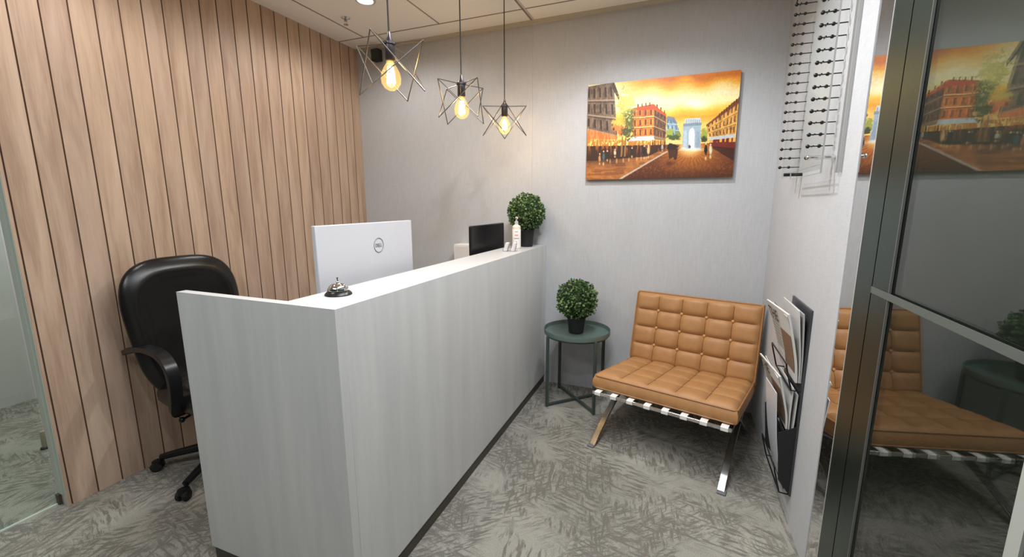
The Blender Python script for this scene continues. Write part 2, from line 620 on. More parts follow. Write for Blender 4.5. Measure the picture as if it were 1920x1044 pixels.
# right side: mirrored strip, steel profiles, dark glass door
struct(MB().box((XR + 0.002, 0.671, 0.004), (XR + 0.010, YE - 0.0005, ZC)).build('window_2', 'mirror'), 'narrow reflective glass strip at the end of the right wall')
fr = struct(MB().box((XR - 0.004, 0.552, 0), (XR + 0.010, 0.666, ZC)).build('trim_8', 'steel'), 'polished steel door frame profile with a dark reflection in its colour')
struct(MB().box((XR - 0.005, 0.6662, 0), (XR + 0.001, 0.6705, ZC)).build('trim_9', 'bright'), 'bright edge of the steel door frame')
DO = bpy.data.objects.new('door_1', None)
COL.objects.link(DO)
DO.location = (XR, 0.42, 0)
struct(DO, 'dark reflective glass door with polished steel edge')


def dpart(o):
    o.parent = DO
    o.matrix_parent_inverse = Matrix.Translation(DO.location).inverted()
    return o


dpart(MB().box((XR - 0.004, 0.4435, 0.008), (XR + 0.010, 0.546, ZC - 0.01)).build('door_stile', 'steel'))
dpart(MB().box((XR - 0.0045, 0.4405, 0.008), (XR + 0.001, 0.4433, ZC - 0.01)).build('edge_strip', 'dimedge'))
dpart(MB().box((XR + 0.002, -1.6, 0.008), (XR + 0.008, 0.4432, ZC - 0.01)).build('door_glass', 'glassD'))
dpart(MB().box((XR - 0.0060, -0.083, 1.155), (XR - 0.0047, 0.546, 1.174)).build('frosted_band', 'frost'))
struct(MB().box((XR - 0.003, -0.116, 0), (XR + 0.03, -0.088, ZC)).build('trim_10', mat('pale_metal_post', (0.42, 0.43, 0.39), 0.5, 0.1)), 'pale metal post at the right edge of the picture')
struct(MB().box((XR + 0.002, -3.2, 0.0), (XR + 0.06, -1.62, ZC)).build('wall_right_front', 'plain'))

# ------------------------------------------------------------------ ceiling fittings
dl = thing('downlight', 'round recessed downlight shining at the top edge of the ceiling', 'ceiling light', (-1.003, 1.463, ZC))
MB().lathe([(0.047, -0.004), (0.05, -0.008), (0.062, -0.007), (0.066, -0.001), (0.066, 0.0)], (0, 0, 0), 40).build('trim_ring', 'white', dl)
MB().lathe([(0, -0.003), (0.047, -0.0035)], (0, 0, 0), 40).build('diffuser', 'down', dl)
sp = thing('sprinkler', 'small metal fire sprinkler on the ceiling left of the pendants', 'sprinkler', (-1.305, 1.62, ZC))
MB().lathe([(0.03, 0), (0.03, -0.004), (0.014, -0.010), (0.011, -0.022), (0, -0.022)], seg=24).build('escutcheon', 'chrome', sp)
MB().tube([(-0.010, 0, -0.02), (-0.012, 0, -0.032), (-0.004, 0, -0.043)], 0.0022, 6).tube([(0.010, 0, -0.02), (0.012, 0, -0.032), (0.004, 0, -0.043)], 0.0022, 6).build('frame', 'chrome', sp)
MB().lathe([(0, -0.042), (0.016, -0.043), (0.016, -0.046), (0, -0.046)], seg=20).build('deflector', 'chrome', sp)
bs = thing('wall_speaker', 'small black box speaker high in the corner behind the nearest pendant', 'speaker', (-1.44, YB - 0.001, 2.60))
MB().box((-0.035, -0.075, -0.045), (0.035, -0.016, 0.045)).build('cabinet', 'matblack', bs, 0.006)
MB().box((-0.030, -0.078, -0.038), (0.030, -0.075, 0.038)).build('grille', mat('green_black_grille', (0.02, 0.03, 0.02), 0.6), bs, 0.002)
MB().box((-0.012, -0.017, -0.02), (0.012, 0, 0.02)).build('bracket', 'matblack', bs)


# ------------------------------------------------------------------ pendants
def pendant(loc, ang, label):
    t = thing('pendant_lamp', label, 'pendant light', (loc[0], loc[1], ZC), 0, 'wire cage pendants above the reception desk')
    zt = loc[2] - ZC
    MB().lathe([(0, -0.0005), (0.011, -0.0005), (0.011, -0.004), (0.005, -0.010), (0, -0.010)], seg=20).build('ceiling_grommet', 'matblack', t)
    MB().tube([(0, 0, -0.008), (0, 0, zt + 0.03)], 0.0032, 8).build('cord', 'matblack', t)
    so = MB().lathe([(0, 0.042), (0.006, 0.04), (0.009, 0.02), (0.016, 0.004), (0.026, 0.0), (0.026, -0.008), (0.0205, -0.010), (0.0205, -0.065),
                     (0.018, -0.068), (0, -0.068)], (0, 0, zt), 28).build('socket', 'socket', t)
    r, h = 0.142, 0.184
    T = [Vector((r * math.cos(ang + k * math.pi / 2), r * math.sin(ang + k * math.pi / 2), zt - 0.002)) for k in range(4)]
    B = [v - Vector((0, 0, h)) for v in T]
    w = MB()
    rr = 0.0026
    for k in range(4):
        c = T[k].copy()
        c.z = 0
        c = c.normalized() * 0.02
        c.z = zt - 0.004
        w.tube([c, T[k]], rr, 6)
        w.tube([T[k], B[(k + 1) % 4]], rr, 6)
        w.tube([T[k], B[(k + 3) % 4]], rr, 6)
        w.sphere(T[k], rr * 1.15, seg=8, rings=5)
        w.sphere(B[k], rr * 1.15, seg=8, rings=5)
    w.build('wire_cage', 'brass', t)
    z0 = zt - 0.066
    bu = MB().lathe([(0.0135, 0.0), (0.016, -0.010), (0.026, -0.026), (0.036, -0.046), (0.0395, -0.066), (0.037, -0.086), (0.027, -0.102), (0.012, -0.111), (0, -0.112)],
                    (0, 0, z0), 32).build('bulb', 'bulbglass', t)
    MB().lathe([(0.013, 0.004), (0.0138, -0.012), (0, -0.013)], (0, 0, z0), 24).build('bulb_cap', mat('brass_bulb_cap', (0.7, 0.5, 0.15), 0.3, 0.9), bu)
    fl = MB()
    for k in range(6):
        a = k * math.pi / 3
        fl.tube([(0.010 * math.cos(a), 0.010 * math.sin(a), z0 - 0.022), (0.015 * math.cos(a + .4), 0.015 * math.sin(a + .4), z0 - 0.085)], 0.0028, 6)
    fl.build('filament', 'fil', bu)
    d = bpy.data.lights.new('pendant_glow', 'POINT')
    d.energy = 4.0
    d.color = (1.0, 0.74, 0.46)
    d.shadow_soft_size = 0.02
    o = bpy.data.objects.new('pendant_glow', d)
    COL.objects.link(o)
    o.parent = t
    o.location = (0, 0, z0 - 0.052)
    return t


pendant((-0.170, 0.558, 2.036), R(9), 'nearest, biggest-looking of the three wire cage pendants, beside the wood wall')
pendant((-0.170, 1.156, 2.032), R(62), 'middle one of the three lit wire cage pendants')
pendant((-0.170, 1.750, 2.039), R(22.4), 'farthest and lowest-looking wire cage pendant, close to the back wall')

# ------------------------------------------------------------------ reception desk
DK = thing('reception_desk', 'L-shaped pale grey woodgrain reception desk with white top', 'reception desk', (-0.36, 1.05, 0))
DW, TH = 0.7316, 0.0346


def dk(o):
    o.parent = DK
    o.matrix_parent_inverse = Matrix.Translation(DK.location).inverted()
    return o


dk(MB().box((-0.035, TH, 0.059), (0, YB - 0.003, 1.0985)).build('side_panel', 'lam', bevel=0.0006))
dk(MB().box((-DW, 0, 0.059), (0, TH - 0.0003, 1.0985)).build('end_panel', 'lam', bevel=0.0006))
dk(MB().prism([(-DW, 0, 1.0987), (0, 0, 1.0987), (0, YB - 0.003, 1.0987), (-0.228, YB - 0.003, 1.0987), (-0.228, TH, 1.0987), (-DW, TH, 1.0987)], (0, 0, 0.0018)).build('top_surface', 'white'))
dk(MB().box((-0.228, TH, 1.070), (-0.035, YB - 0.003, 1.0985)).build('shelf', 'lam'))
dk(MB().box((-0.228, YB - 0.035, 0.742), (-0.035, YB - 0.003, 1.070)).build('shelf_support', 'lam'))
dk(MB().box((-DW, TH, 0.715), (-0.035, YB - 0.003, 0.74)).build('worktop', 'white'))
pl = MB().box((-0.030, TH + 0.01, 0), (-0.004, YB - 0.003, 0.0588)).box((-DW + 0.012, 0.004, 0), (-0.004, TH + 0.008, 0.0588))
dk(pl.build('plinth', 'plinth'))


# ------------------------------------------------------------------ things on and behind the desk
def monitor(name, label, x, y0, y1, z0, z1, m, curved, group=None, logo=False):
    yc = (y0 + y1) / 2
    t = thing(name, label, 'monitor', (x, yc, 0.7405), 0, group)
    hw, hh, zc = (y1 - y0) / 2, (z1 - z0) / 2, (z0 + z1) / 2 - 0.7405
    b = MB()
    b.box((-0.020, -hw, zc - hh), (0, hw, zc + hh))
    body = b.build('housing', m, t, 0.022 if curved else 0.003, 5 if curved else 2)
    MB().box((-0.0215, -hw + 0.01, zc - hh + 0.02), (-0.0202, hw - 0.01, zc + hh - 0.01)).build('screen', 'black', t)
    st = MB()
    st.box((0.0005, -0.035, 0.01), (0.030, 0.035, zc - hh + 0.06))
    st.build('stand', m, t, 0.004)
    MB().box((-0.11, -0.12, 0), (0.085, 0.12, 0.010)).build('base', m, t, 0.003)
    return t, zc


mt, zc = monitor('computer_monitor', 'large white computer monitor showing its back with round grey logo', -0.330, 0.267, 0.886, 0.985, 1.329, 'silver', False)
lg = MB()
ring = [(0.0006, 0.032 * math.cos(a), 0.032 * math.sin(a)) for a in [2 * math.pi * k / 40 for k in range(40)]]
rot = Matrix.Translation((0, 0.624 - 0.5765, 1.226 - 0.7405))
lo = lg.tube([rot @ Vector(p) for p in ring], 0.0018, 6, True).build('logo_ring', 'logo', mt)
# viewer looks toward -x: text right = +y
text('DELL', 0.021, 'logo_text', 'logo', mt, basis((0, 1, 0), (0, 0, 1), (1, 0, 0), (0.0008, 0.624 - 0.5765, 1.225 - 0.7405)), 0.0004, 0.0006)
monitor('computer_monitor', 'black monitor with rounded corners behind the far end of the desk', -0.300, 1.492, 2.05, 0.93, 1.270, 'black', True)
wb = thing('white_box', 'white upright box against the back wall left of the black monitor', 'box', (-0.66, YB - 0.07, 0.7405))
MB().box((-0.072, -0.05, 0), (0.072, 0.067, 0.352)).build('case', mat('cream_white_plastic', (0.75, 0.72, 0.68), 0.5), wb, 0.004)
MB().box((-0.06, -0.0525, 0.03), (0.06, -0.0502, 0.335)).build('front_panel', mat('warm_white_panel', (0.66, 0.62, 0.58), 0.5), wb)

# bell
bl = thing('service_bell', 'small chrome service bell on a black base on the desk corner', 'bell', (-0.148, 0.172, 1.1006))
MB().lathe([(0.045, 0), (0.0455, 0.003), (0.042, 0.008), (0.036, 0.013), (0.030, 0.016), (0, 0.016)], seg=40).build('base', 'black', bl)
dome = MB()
prof = []
for i in range(13):
    a = i / 12 * math.pi / 2
    prof.append((0.0345 * math.cos(a), 0.017 + 0.026 * math.sin(a)))
prof[-1] = (0, prof[-1][1])
dome.lathe([(0.0345, 0.0165)] + prof, seg=40).build('dome', 'chrome', bl)
MB().lathe([(0.005, 0.042), (0.0055, 0.047), (0.003, 0.049), (0.0022, 0.055), (0.0038, 0.057), (0.0035, 0.061), (0, 0.062)], seg=20).build('plunger', 'chrome', bl)


# ball plants
def ball_plant(loc, label, r, zc_, pot_r, pot_h, seed):
    rnd = random.Random(seed)
    t = thing('potted_topiary', label, 'potted plant', loc, 0, 'round topiary balls in black pots')
    MB().lathe([(0, 0), (pot_r * 0.78, 0), (pot_r * 0.8, 0.003), (pot_r, pot_h - 0.012), (pot_r * 1.04, pot_h - 0.012), (pot_r * 1.04, pot_h), (pot_r * 0.92, pot_h),
                (pot_r * 0.9, pot_h - 0.012), (0, pot_h - 0.012)], seg=36).build('pot', 'matblack', t, smooth=None)
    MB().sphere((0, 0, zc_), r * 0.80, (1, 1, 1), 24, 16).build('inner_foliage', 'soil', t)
    b = MB()
    n = 1700
    for i in range(n):
        zz = 1 - 2 * (i + .5) / n
        a = i * 2.39996 + rnd.uniform(-.3, .3)
        q = math.sqrt(max(0, 1 - zz * zz))
        d = Vector((q * math.cos(a), q * math.sin(a), zz))
        d = (d + Vector([rnd.uniform(-.12, .12) for _ in range(3)])).normalized()
        p = Vector((0, 0, zc_)) + d * r * rnd.uniform(0.80, 0.985) * (1 + 0.045 * math.sin(d.x * 7 + seed) * math.cos(d.z * 6))
        # leaf direction: outwards with tangent jitter
        ax = (d * rnd.uniform(.15, .9) + Vector([rnd.uniform(-1, 1) for _ in range(3)]) * 0.75).normalized()
        nn = (d + Vector([rnd.uniform(-.6, .6) for _ in range(3)])).normalized()
        sd = ax.cross(nn).normalized()
        up = sd.cross(ax)
        L = rnd.uniform(0.013, 0.021)
        w = L * 0.42
        vs = [b.bm.verts.new(p + v) for v in (ax * 0, ax * L * .35 + sd * w, ax * L * .75 + sd * w * .75, ax * L, ax * L * .75 - sd * w * .75, ax * L * .35 - sd * w)]
        mid = b.bm.verts.new(p + ax * L * .5 - up * w * .35)
        for k in range(6):
            b.bm.faces.new([vs[k], vs[(k + 1) % 6], mid])
    b.build('foliage', 'leaf', t, fix=False)
    return t


ball_plant((-0.098, 1.985, 1.1006), 'round green topiary in black pot on the far end of the white desk top', 0.137, 0.245, 0.056, 0.125, 3)
ball_plant((0.308, 1.890, 0.5225), 'round green topiary in black pot on the small green side table', 0.141, 0.232, 0.064, 0.115, 11)

# hand sanitiser
sn = thing('pump_bottle', 'clear pump bottle with white label standing before the desk plant', 'bottle', (-0.118, 1.832, 1.1006))
MB().lathe([(0, 0), (0.028, 0), (0.030, 0.003), (0.030, 0.148), (0.027, 0.158), (0.014, 0.166), (0.012, 0.168), (0, 0.168)], seg=32).build('bottle_body', mat('milky_gel_bottle', (0.70, 0.64, 0.52), 0.2), sn)
lb = MB().lathe([(0.0304, 0.006), (0.0306, 0.0065), (0.0306, 0.135), (0.0304, 0.1355)], seg=32).build('bottle_label', 'label', sn)
va = math.atan2(-0.95 - 1.815, 0.94 + 0.118)
ux = Vector((-math.sin(va), math.cos(va), 0))
un = Vector((math.cos(va), math.sin(va), 0))
for w_, z_, mm_, h_ in ((0.022, 0.118, 'inkg', 0.006), (0.024, 0.094, 'pink', 0.012), (0.034, 0.072, 'inkg', 0.006)):
    pb = MB()
    pb.grid(lambda u, v: Vector((0.0310 * math.cos(va + (u - .5) * w_ / 0.031), 0.0310 * math.sin(va + (u - .5) * w_ / 0.031), z_ + (v - .5) * h_)), 8, 1)
    pb.build('label_print', mm_, sn, fix=False)
b = MB().prism([Vector((un.x * .0305, un.y * .0305, 0.045)) + ux * (0.004 * math.cos(a)) + Vector((0, 0, 0.008 * math.sin(a))) for a in [k * math.pi / 8 for k in range(16)]], un * 0.0007)
b.build('label_print', 'inkg', sn)
pm = MB().lathe([(0, 0.168), (0.013, 0.168), (0.0135, 0.186), (0.006, 0.192), (0.0045, 0.208), (0.009, 0.210), (0.0095, 0.219), (0, 0.222)], seg=24)
pm.tube([(0, 0, 0.214), (0.012, -0.016, 0.214), (0.017, -0.024, 0.207)], [0.006, 0.005, 0.0035], 10)
pm.build('pump', 'white', sn)

# business cards in a clear holder
ch = thing('card_holder', 'clear acrylic holder of white business cards on the desk top', 'card holder', (-0.098, 1.655, 1.1006), R(12))
b = MB()
for x0 in (-0.045, 0.005):
    b.box((x0, -0.030, 0.0), (x0 + 0.044, 0.030, 0.003))
    b.box((x0, -0.030, 0.003), (x0 + 0.003, 0.030, 0.022))
    b.box((x0 + 0.036, -0.030, 0.003), (x0 + 0.039, 0.030, 0.034))
b.build('holder', 'acryl', ch)
for x0 in (-0.045, 0.005):
    for k in range(4):
        mx = Matrix.Translation((x0 + 0.008 + k * 0.0055, 0, 0.0035)) @ Matrix.Rotation(R(14), 4, 'Y')
        MB().box((0, -0.027, 0), (0.0045, 0.027, 0.054)).build('card_stack', mat('business_card_%d' % k, (0.78 - .04 * k, 0.74 - .04 * k, 0.74 - .03 * k), 0.6), ch).matrix_local = mx

# ------------------------------------------------------------------ side table
tb = thing('side_table', 'round grey-green metal tray side table against the back wall', 'side table', (0.31, 1.905, 0))
r0 = 0.228
MB().lathe([(0, 0.517), (r0 - 0.008, 0.517), (r0 - 0.004, 0.52), (r0, 0.545), (r0 + 0.003, 0.546), (r0 + 0.004, 0.543), (r0 + 0.002, 0.513), (0, 0.512)], seg=72).build('tray', 'green', tb)
MB().tube([((r0 - 0.012) * math.cos(a), (r0 - 0.012) * math.sin(a), 0.505) for a in [2 * math.pi * k / 64 for k in range(64)]], 0.006, 8, True).build('ring_frame', 'greend', tb)
for k in range(4):
    a = R(45 + 90 * k)
    c, s_ = math.cos(a), math.sin(a)
    mx = Matrix.Translation((c * (r0 + 0.004), s_ * (r0 + 0.004), 0)) @ Matrix.Rotation(a, 4, 'Z')
    MB().box((-0.009, -0.009, 0), (0.009, 0.009, 0.512)).build('leg', 'greend', tb, 0.002).matrix_local = mx
for k in range(2):
    mx = Matrix.Rotation(R(45 + 90 * k), 4, 'Z')
    MB().box((-r0 + 0.006, -0.008, 0.012 + k * 0.006), (r0 - 0.006, 0.008, 0.022 + k * 0.006)).build('cross_bar', 'greend', tb).matrix_local = mx

# ------------------------------------------------------------------ tan lounge chair
LC = thing('lounge_chair', 'tan tufted leather lounge chair with chrome crossed legs', 'chair', (0.902, 1.374, 0), R(-14.9))


def cushion(name, Wd, Dp, T, cols, rows, mtx, btn_rows, deep=0.010):
    """local: x width centred, y 0..Dp, z 0..T (tufted face up)"""
    NX, NY = cols * 10, rows * 10
    rr = 0.022

    def surf(u, v):
        x, y_ = (u - .5) * Wd, v * Dp
        cu_, cv_ = u * cols, v * rows
        fu, fv = cu_ - math.floor(min(cu_, cols - 1e-6)), cv_ - math.floor(min(cv_, rows - 1e-6))
        pu = (1 - abs(2 * fu - 1) ** 3.2)
        pv = (1 - abs(2 * fv - 1) ** 3.2)
        h = deep * (pu * pv) ** 0.55
        # button dimples
        iu, iv = round(cu_), round(cv_)
        if 0 < iu < cols and iv in btn_rows:
            d = math.hypot((cu_ - iu) * Wd / cols, (cv_ - iv) * Dp / rows)
            h -= 0.014 * math.exp(-(d / 0.024) ** 2)
        e = min(Wd / 2 - abs(x), y_, Dp - y_)
        edge = 1.0
        if e < rr:
            edge = math.sqrt(max(0, 1 - ((rr - e) / rr) ** 2))
        h *= min(1, e / 0.02)
        z = T - 0.012 + h - (1 - edge) * 0.010
        return Vector((x, y_, z))
    b = MB()
    top = b.grid(surf, NX, NY)
    # loop around the border
    loop = [top[i][0] for i in range(NX)] + [top[NX][j] for j in range(NY)] + [top[i][NY] for i in range(NX, 0, -1)] + [top[0][j] for j in range(NY, 0, -1)]
    prev = loop
    cx_, cy_ = 0, Dp / 2
    for zf, out in ((0.72, 0.006), (0.45, 0.008), (0.18, 0.006), (0.02, 0.0)):
        cur = []
        for v in loop:
            d = Vector((1 if v.co.x > Wd / 2 - 1e-4 else (-1 if v.co.x < -Wd / 2 + 1e-4 else 0), 1 if v.co.y > Dp - 1e-4 else (-1 if v.co.y < 1e-4 else 0), 0))
            cur.append(b.bm.verts.new((v.co.x + d.x * out, v.co.y + d.y * out, (T - 0.02) * zf)))
        for i in range(len(loop)):
            j = (i + 1) % len(loop)
            f = b.bm.faces.new([prev[i], prev[j], cur[j], cur[i]])
            f.smooth = True
        prev = cur
    b.bm.faces.new(prev)
    o = b.build(name, 'tan', LC, mtx=None)
    o.matrix_local = mtx
    # piping round the tufted edge and the seams
    bp = MB()
    for zz in (T - 0.020, 0.004):
        P = []
        for (cx2, cy2, a0) in ((Wd / 2 - 0.02, 0.02, -90), (Wd / 2 - 0.02, Dp - 0.02, 0), (-Wd / 2 + 0.02, Dp - 0.02, 90), (-Wd / 2 + 0.02, 0.02, 180)):
            for k in range(7):
                a = R(a0 + 15 * k)
                P.append((cx2 + 0.022 * math.cos(a), cy2 + 0.022 * math.sin(a), zz))
        bp.tube(P, 0.0042, 6, True)
    bp.build('piping', 'tanp', o)
    for iv in btn_rows:
        for iu in range(1, cols):
            u, v = iu / cols, iv / rows
            p = surf(u, v)
            MB().sphere((p.x, p.y, p.z + 0.006), 0.0100, (1, 1, .6), 14, 8).build('button', 'tanb', o)
    sm = MB()
    for iu in range(1, cols):
        sm.tube([surf(iu / cols, v / NY) + Vector((0, 0, 0.0006)) for v in range(2, NY - 1)], 0.0019, 4)
    for iv in range(1, rows):
        sm.tube([surf(u / NX, iv / rows) + Vector((0, 0, 0.0006)) for u in range(2, NX - 1)], 0.0019, 4)
    sm.build('seam', mat('dark_tan_seam', (0.15, 0.06, 0.02), 0.7), o)
    return o


# section of the chair in (depth s, height z)
F0, S0 = Vector((0, -0.045, 0.340)), Vector((0, 0.585, 0.262))       # underside of the seat cushion
dy = (S0 - F0).normalized()
nz = Vector((1, 0, 0)).cross(dy)
seat_len = (S0 - F0).length
cushion('seat_cushion', 0.755, seat_len, 0.092, 5, 4, basis((1, 0, 0), dy, nz, F0), (), 0.016)
B0, B1 = Vector((0, 0.535, 0.345)), Vector((0, 0.645, 0.805))         # tufted face of the back cushion, bottom and top
by = (B1 - B0).normalized()
bn = by.cross(Vector((1, 0, 0))) * -1
if bn.y > 0:
    bn = -bn
Tb = 0.075
cushion('back_cushion', 0.765, (B1 - B0).length, Tb, 5, 4, basis(bn.cross(by) * -1, by, bn, B0 - bn * (Tb - 0.012)), (1, 2, 3), 0.018)


def bez(p0, p1, p2, p3, n=22):
    out = []
    for i in range(n + 1):
        t = i / n
        out.append(Vector(p0) * (1 - t) ** 3 + Vector(p1) * 3 * t * (1 - t) ** 2 + Vector(p2) * 3 * t * t * (1 - t) + Vector(p3) * t ** 3)
    return out


for sx in (-1, 1):
    x = sx * 0.347
    # front foot to back top, one long arc
    P = bez((x, -0.106, 0.006), (x, 0.22, 0.25), (x, 0.645, 0.19), (x, 0.728, 0.70), 26)
    MB().ribbon(P, (0.034, 0, 0), 0.011).build('leg', 'legchrome', LC, 0.0015)
    # seat front to rear foot, S curve
    x = sx * 0.352
    P = bez((x, -0.075, 0.318), (x, 0.22, 0.33), (x, 0.36, 0.12), (x, 0.60, 0.006), 26)
    MB().ribbon(P, (0.034, 0, 0), 0.011).build('leg', 'legchrome', LC, 0.0015)
    for yy in (-0.106, 0.600):
        MB().box((x - 0.020, yy - 0.022, 0), (x + 0.020, yy + 0.022, 0.010)).build('foot_pad', mat('grey_foot_pad', (0.16, 0.16, 0.16), 0.5), LC, 0.003)
MB().box((-0.368, -0.084, 0.3155), (0.368, -0.074, 0.334)).build('front_rail', 'chrome', LC, 0.002)
MB().box((-0.348, 0.500, 0.262), (0.348, 0.510, 0.284)).build('rear_rail', 'chrome', LC, 0.002)
for k in range(8):
    x = -0.335 + k * 0.670 / 7
    P = [(x, 0.505, 0.258), (x, 0.20, 0.298), (x, -0.06, 0.3345), (x, -0.084, 0.3355), (x, -0.0865, 0.333), (x, -0.0865, 0.316), (x, -0.084, 0.314)]
    MB().ribbon(P, (0.034, 0, 0), 0.0024).build('strap', 'straps', LC)


# ------------------------------------------------------------------ office chair
OC = thing('office_chair', 'black leather office swivel chair behind the reception desk', 'office chair', (-1.335, 0.497, 0), R(-5))
# local frame: sitter faces +x
rnd = random.Random(5)


def pad(name, w, h, T, mtx, parent, m='bleather', narrow=1.0, dish=0.02, pw=3.2):
    """superellipse pad; local x across, y up, z towards the sitter"""
    def fn(u, v, side):
        a = 2 * math.pi * u
        ca, sa = math.cos(a), math.sin(a)
        e = 2 / pw
        sx, sy = math.copysign(abs(ca) ** e, ca), math.copysign(abs(sa) ** e, sa)
        q = v
        X, Y = sx * q * w / 2, sy * q * h / 2
        X *= 1 - (1 - narrow) * (0.5 - Y / h)
        rim = math.sqrt(max(0.0, 1 - q ** 5))
        z = T / 2 * rim
        if side > 0:
            z -= dish * (1 - q ** 2) ** 1.2 * 1.0
            z += 0.012 * math.exp(-((q - 0.80) / 0.10) ** 2)
        return Vector((X, Y, z * side if side > 0 else -z))
    b = MB()
    NU, NV = 64, 20
    for side in (1, -1):
        rings = []
        for j in range(NV + 1):
            v = math.sin(j / NV * math.pi / 2)
            if j == 0:
                rings.append([b.bm.verts.new(fn(0, 0, side))])
            else:
                rings.append([b.bm.verts.new(fn(i / NU, v, side)) for i in range(NU)])
        for A, Bq in zip(rings, rings[1:]):
            for i in range(NU):
                i2 = (i + 1) % NU
                f = b.bm.faces.new([A[0], Bq[i], Bq[i2]] if len(A) == 1 else [A[i], Bq[i], Bq[i2], A[i2]])
                f.smooth = True
    bmesh.ops.remove_doubles(b.bm, verts=b.bm.verts[:], dist=0.0002)
    o = b.build(name, m, parent)
    o.matrix_local = mtx
    return o


def tilt(loc, up, face):
    up, face = Vector(up).normalized(), Vector(face)
    side = up.cross(face).normalized()
    face = side.cross(up).normalized()
    return basis(side, up, face, loc)


bk = pad('backrest', 0.60, 0.74, 0.10, tilt((-0.155, -0.030, 0.775), (-0.14, 0, 1), (1, 0, 0.14)), OC, narrow=0.80, dish=0.040, pw=3.2)
pad('seat', 0.52, 0.58, 0.16, tilt((0.060, 0, 0.455), (1, 0, 0.03), (0, 0, 1)), OC, narrow=0.94, dish=0.012, pw=4.0)
MB().box((-0.20, -0.21, 0.395), (0.28, 0.21, 0.425)).build('seat_pan', 'black', OC, 0.012)
MB().ribbon([(0.0, 0, 0.385), (-0.16, 0, 0.385), (-0.245, 0, 0.42), (-0.235, 0, 0.60)], (0, 0.07, 0), 0.012).build('back_bracket', 'black', OC)
for sy in (-1, 1):
    Y = sy * 0.268
    P = [(-0.275, Y, 0.672), (-0.20, Y, 0.700), (-0.08, Y, 0.718), (0.03, Y, 0.712), (0.105, Y, 0.672), (0.135, Y, 0.60), (0.128, Y, 0.50), (0.110, Y * 0.99, 0.435), (0.085, Y * 0.88, 0.405), (0.06, Y * 0.70, 0.402)]
    # smooth with catmull-rom
    Q = []
    V = [Vector(p) for p in P]
    for i in range(len(V) - 1):
        p0, p1, p2, p3 = V[max(i - 1, 0)], V[i], V[i + 1], V[min(i + 2, len(V) - 1)]
        for k in range(6):
            t = k / 6
            Q.append(0.5 * ((2 * p1) + (-p0 + p2) * t + (2 * p0 - 5 * p1 + 4 * p2 - p3) * t * t + (-p0 + 3 * p1 - 3 * p2 + p3) * t ** 3))
    Q.append(V[-1])
    MB().ribbon(Q, (0, 0.052, 0), 0.026).build('armrest', 'black', OC, 0.009, 3)
MB().lathe([(0, 0.10), (0.028, 0.10), (0.028, 0.25), (0.020, 0.25), (0.020, 0.385), (0.05, 0.395), (0, 0.396)], seg=24).build('gas_column', 'black', OC)
MB().tube([(0.06, -0.10, 0.385), (0.09, -0.23, 0.375)], 0.006, 8).sphere((0.092, -0.24, 0.374), 0.014).build('tilt_lever', 'black', OC)
MB().lathe([(0, 0.068), (0.045, 0.07), (0.05, 0.10), (0.035, 0.125), (0, 0.13)], seg=24).build('hub', 'black', OC)
for k in range(5):
    a = R(219 + 5 + 72 * k)
    mx = Matrix.Rotation(a, 4, 'Z')
    lg_ = MB()
    lg_.tube([(0.02, 0, 0.100), (0.12, 0, 0.098), (0.25, 0, 0.082), (0.318, 0, 0.072)], [0.028, 0.023, 0.019, 0.016], 10)
    L = lg_.build('base_leg', 'black', OC)
    L.matrix_local = mx
    c_ = MB()
    for sy in (-1, 1):
        P0 = len(c_.bm.verts)
        c_.lathe([(0, -0.010), (0.022, -0.010), (0.0265, -0.006), (0.0265, 0.006), (0.022, 0.010), (0, 0.010)], seg=24)
        c_.bm.verts.ensure_lookup_table()
        for v in c_.bm.verts[P0:]:
            v.co = Vector((v.co.x + 0.338, v.co.z + sy * 0.016, v.co.y + 0.0268))
    c_.build('caster', 'matblack', L)
    MB().lathe([(0, 0.055), (0.026, 0.05), (0.030, 0.032), (0.024, 0.03), (0, 0.06)], (0.334, 0, 0.004), 20).tube([(0.318, 0, 0.045), (0.318, 0, 0.08)], 0.007, 8).build('caster_hood', 'black', L)

ds = thing('door_stopper', 'small tan post on the carpet behind the left glass', 'door stopper', (-2.45, 0.175, 0))
MB().lathe([(0, 0.012), (0.014, 0.012), (0.013, 0.10), (0.010, 0.108), (0, 0.11)], seg=20).build('post', 'tanpost', ds)
MB().lathe([(0, 0), (0.022, 0), (0.022, 0.008), (0.016, 0.013), (0, 0.013)], seg=20).build('base', 'matblack', ds)


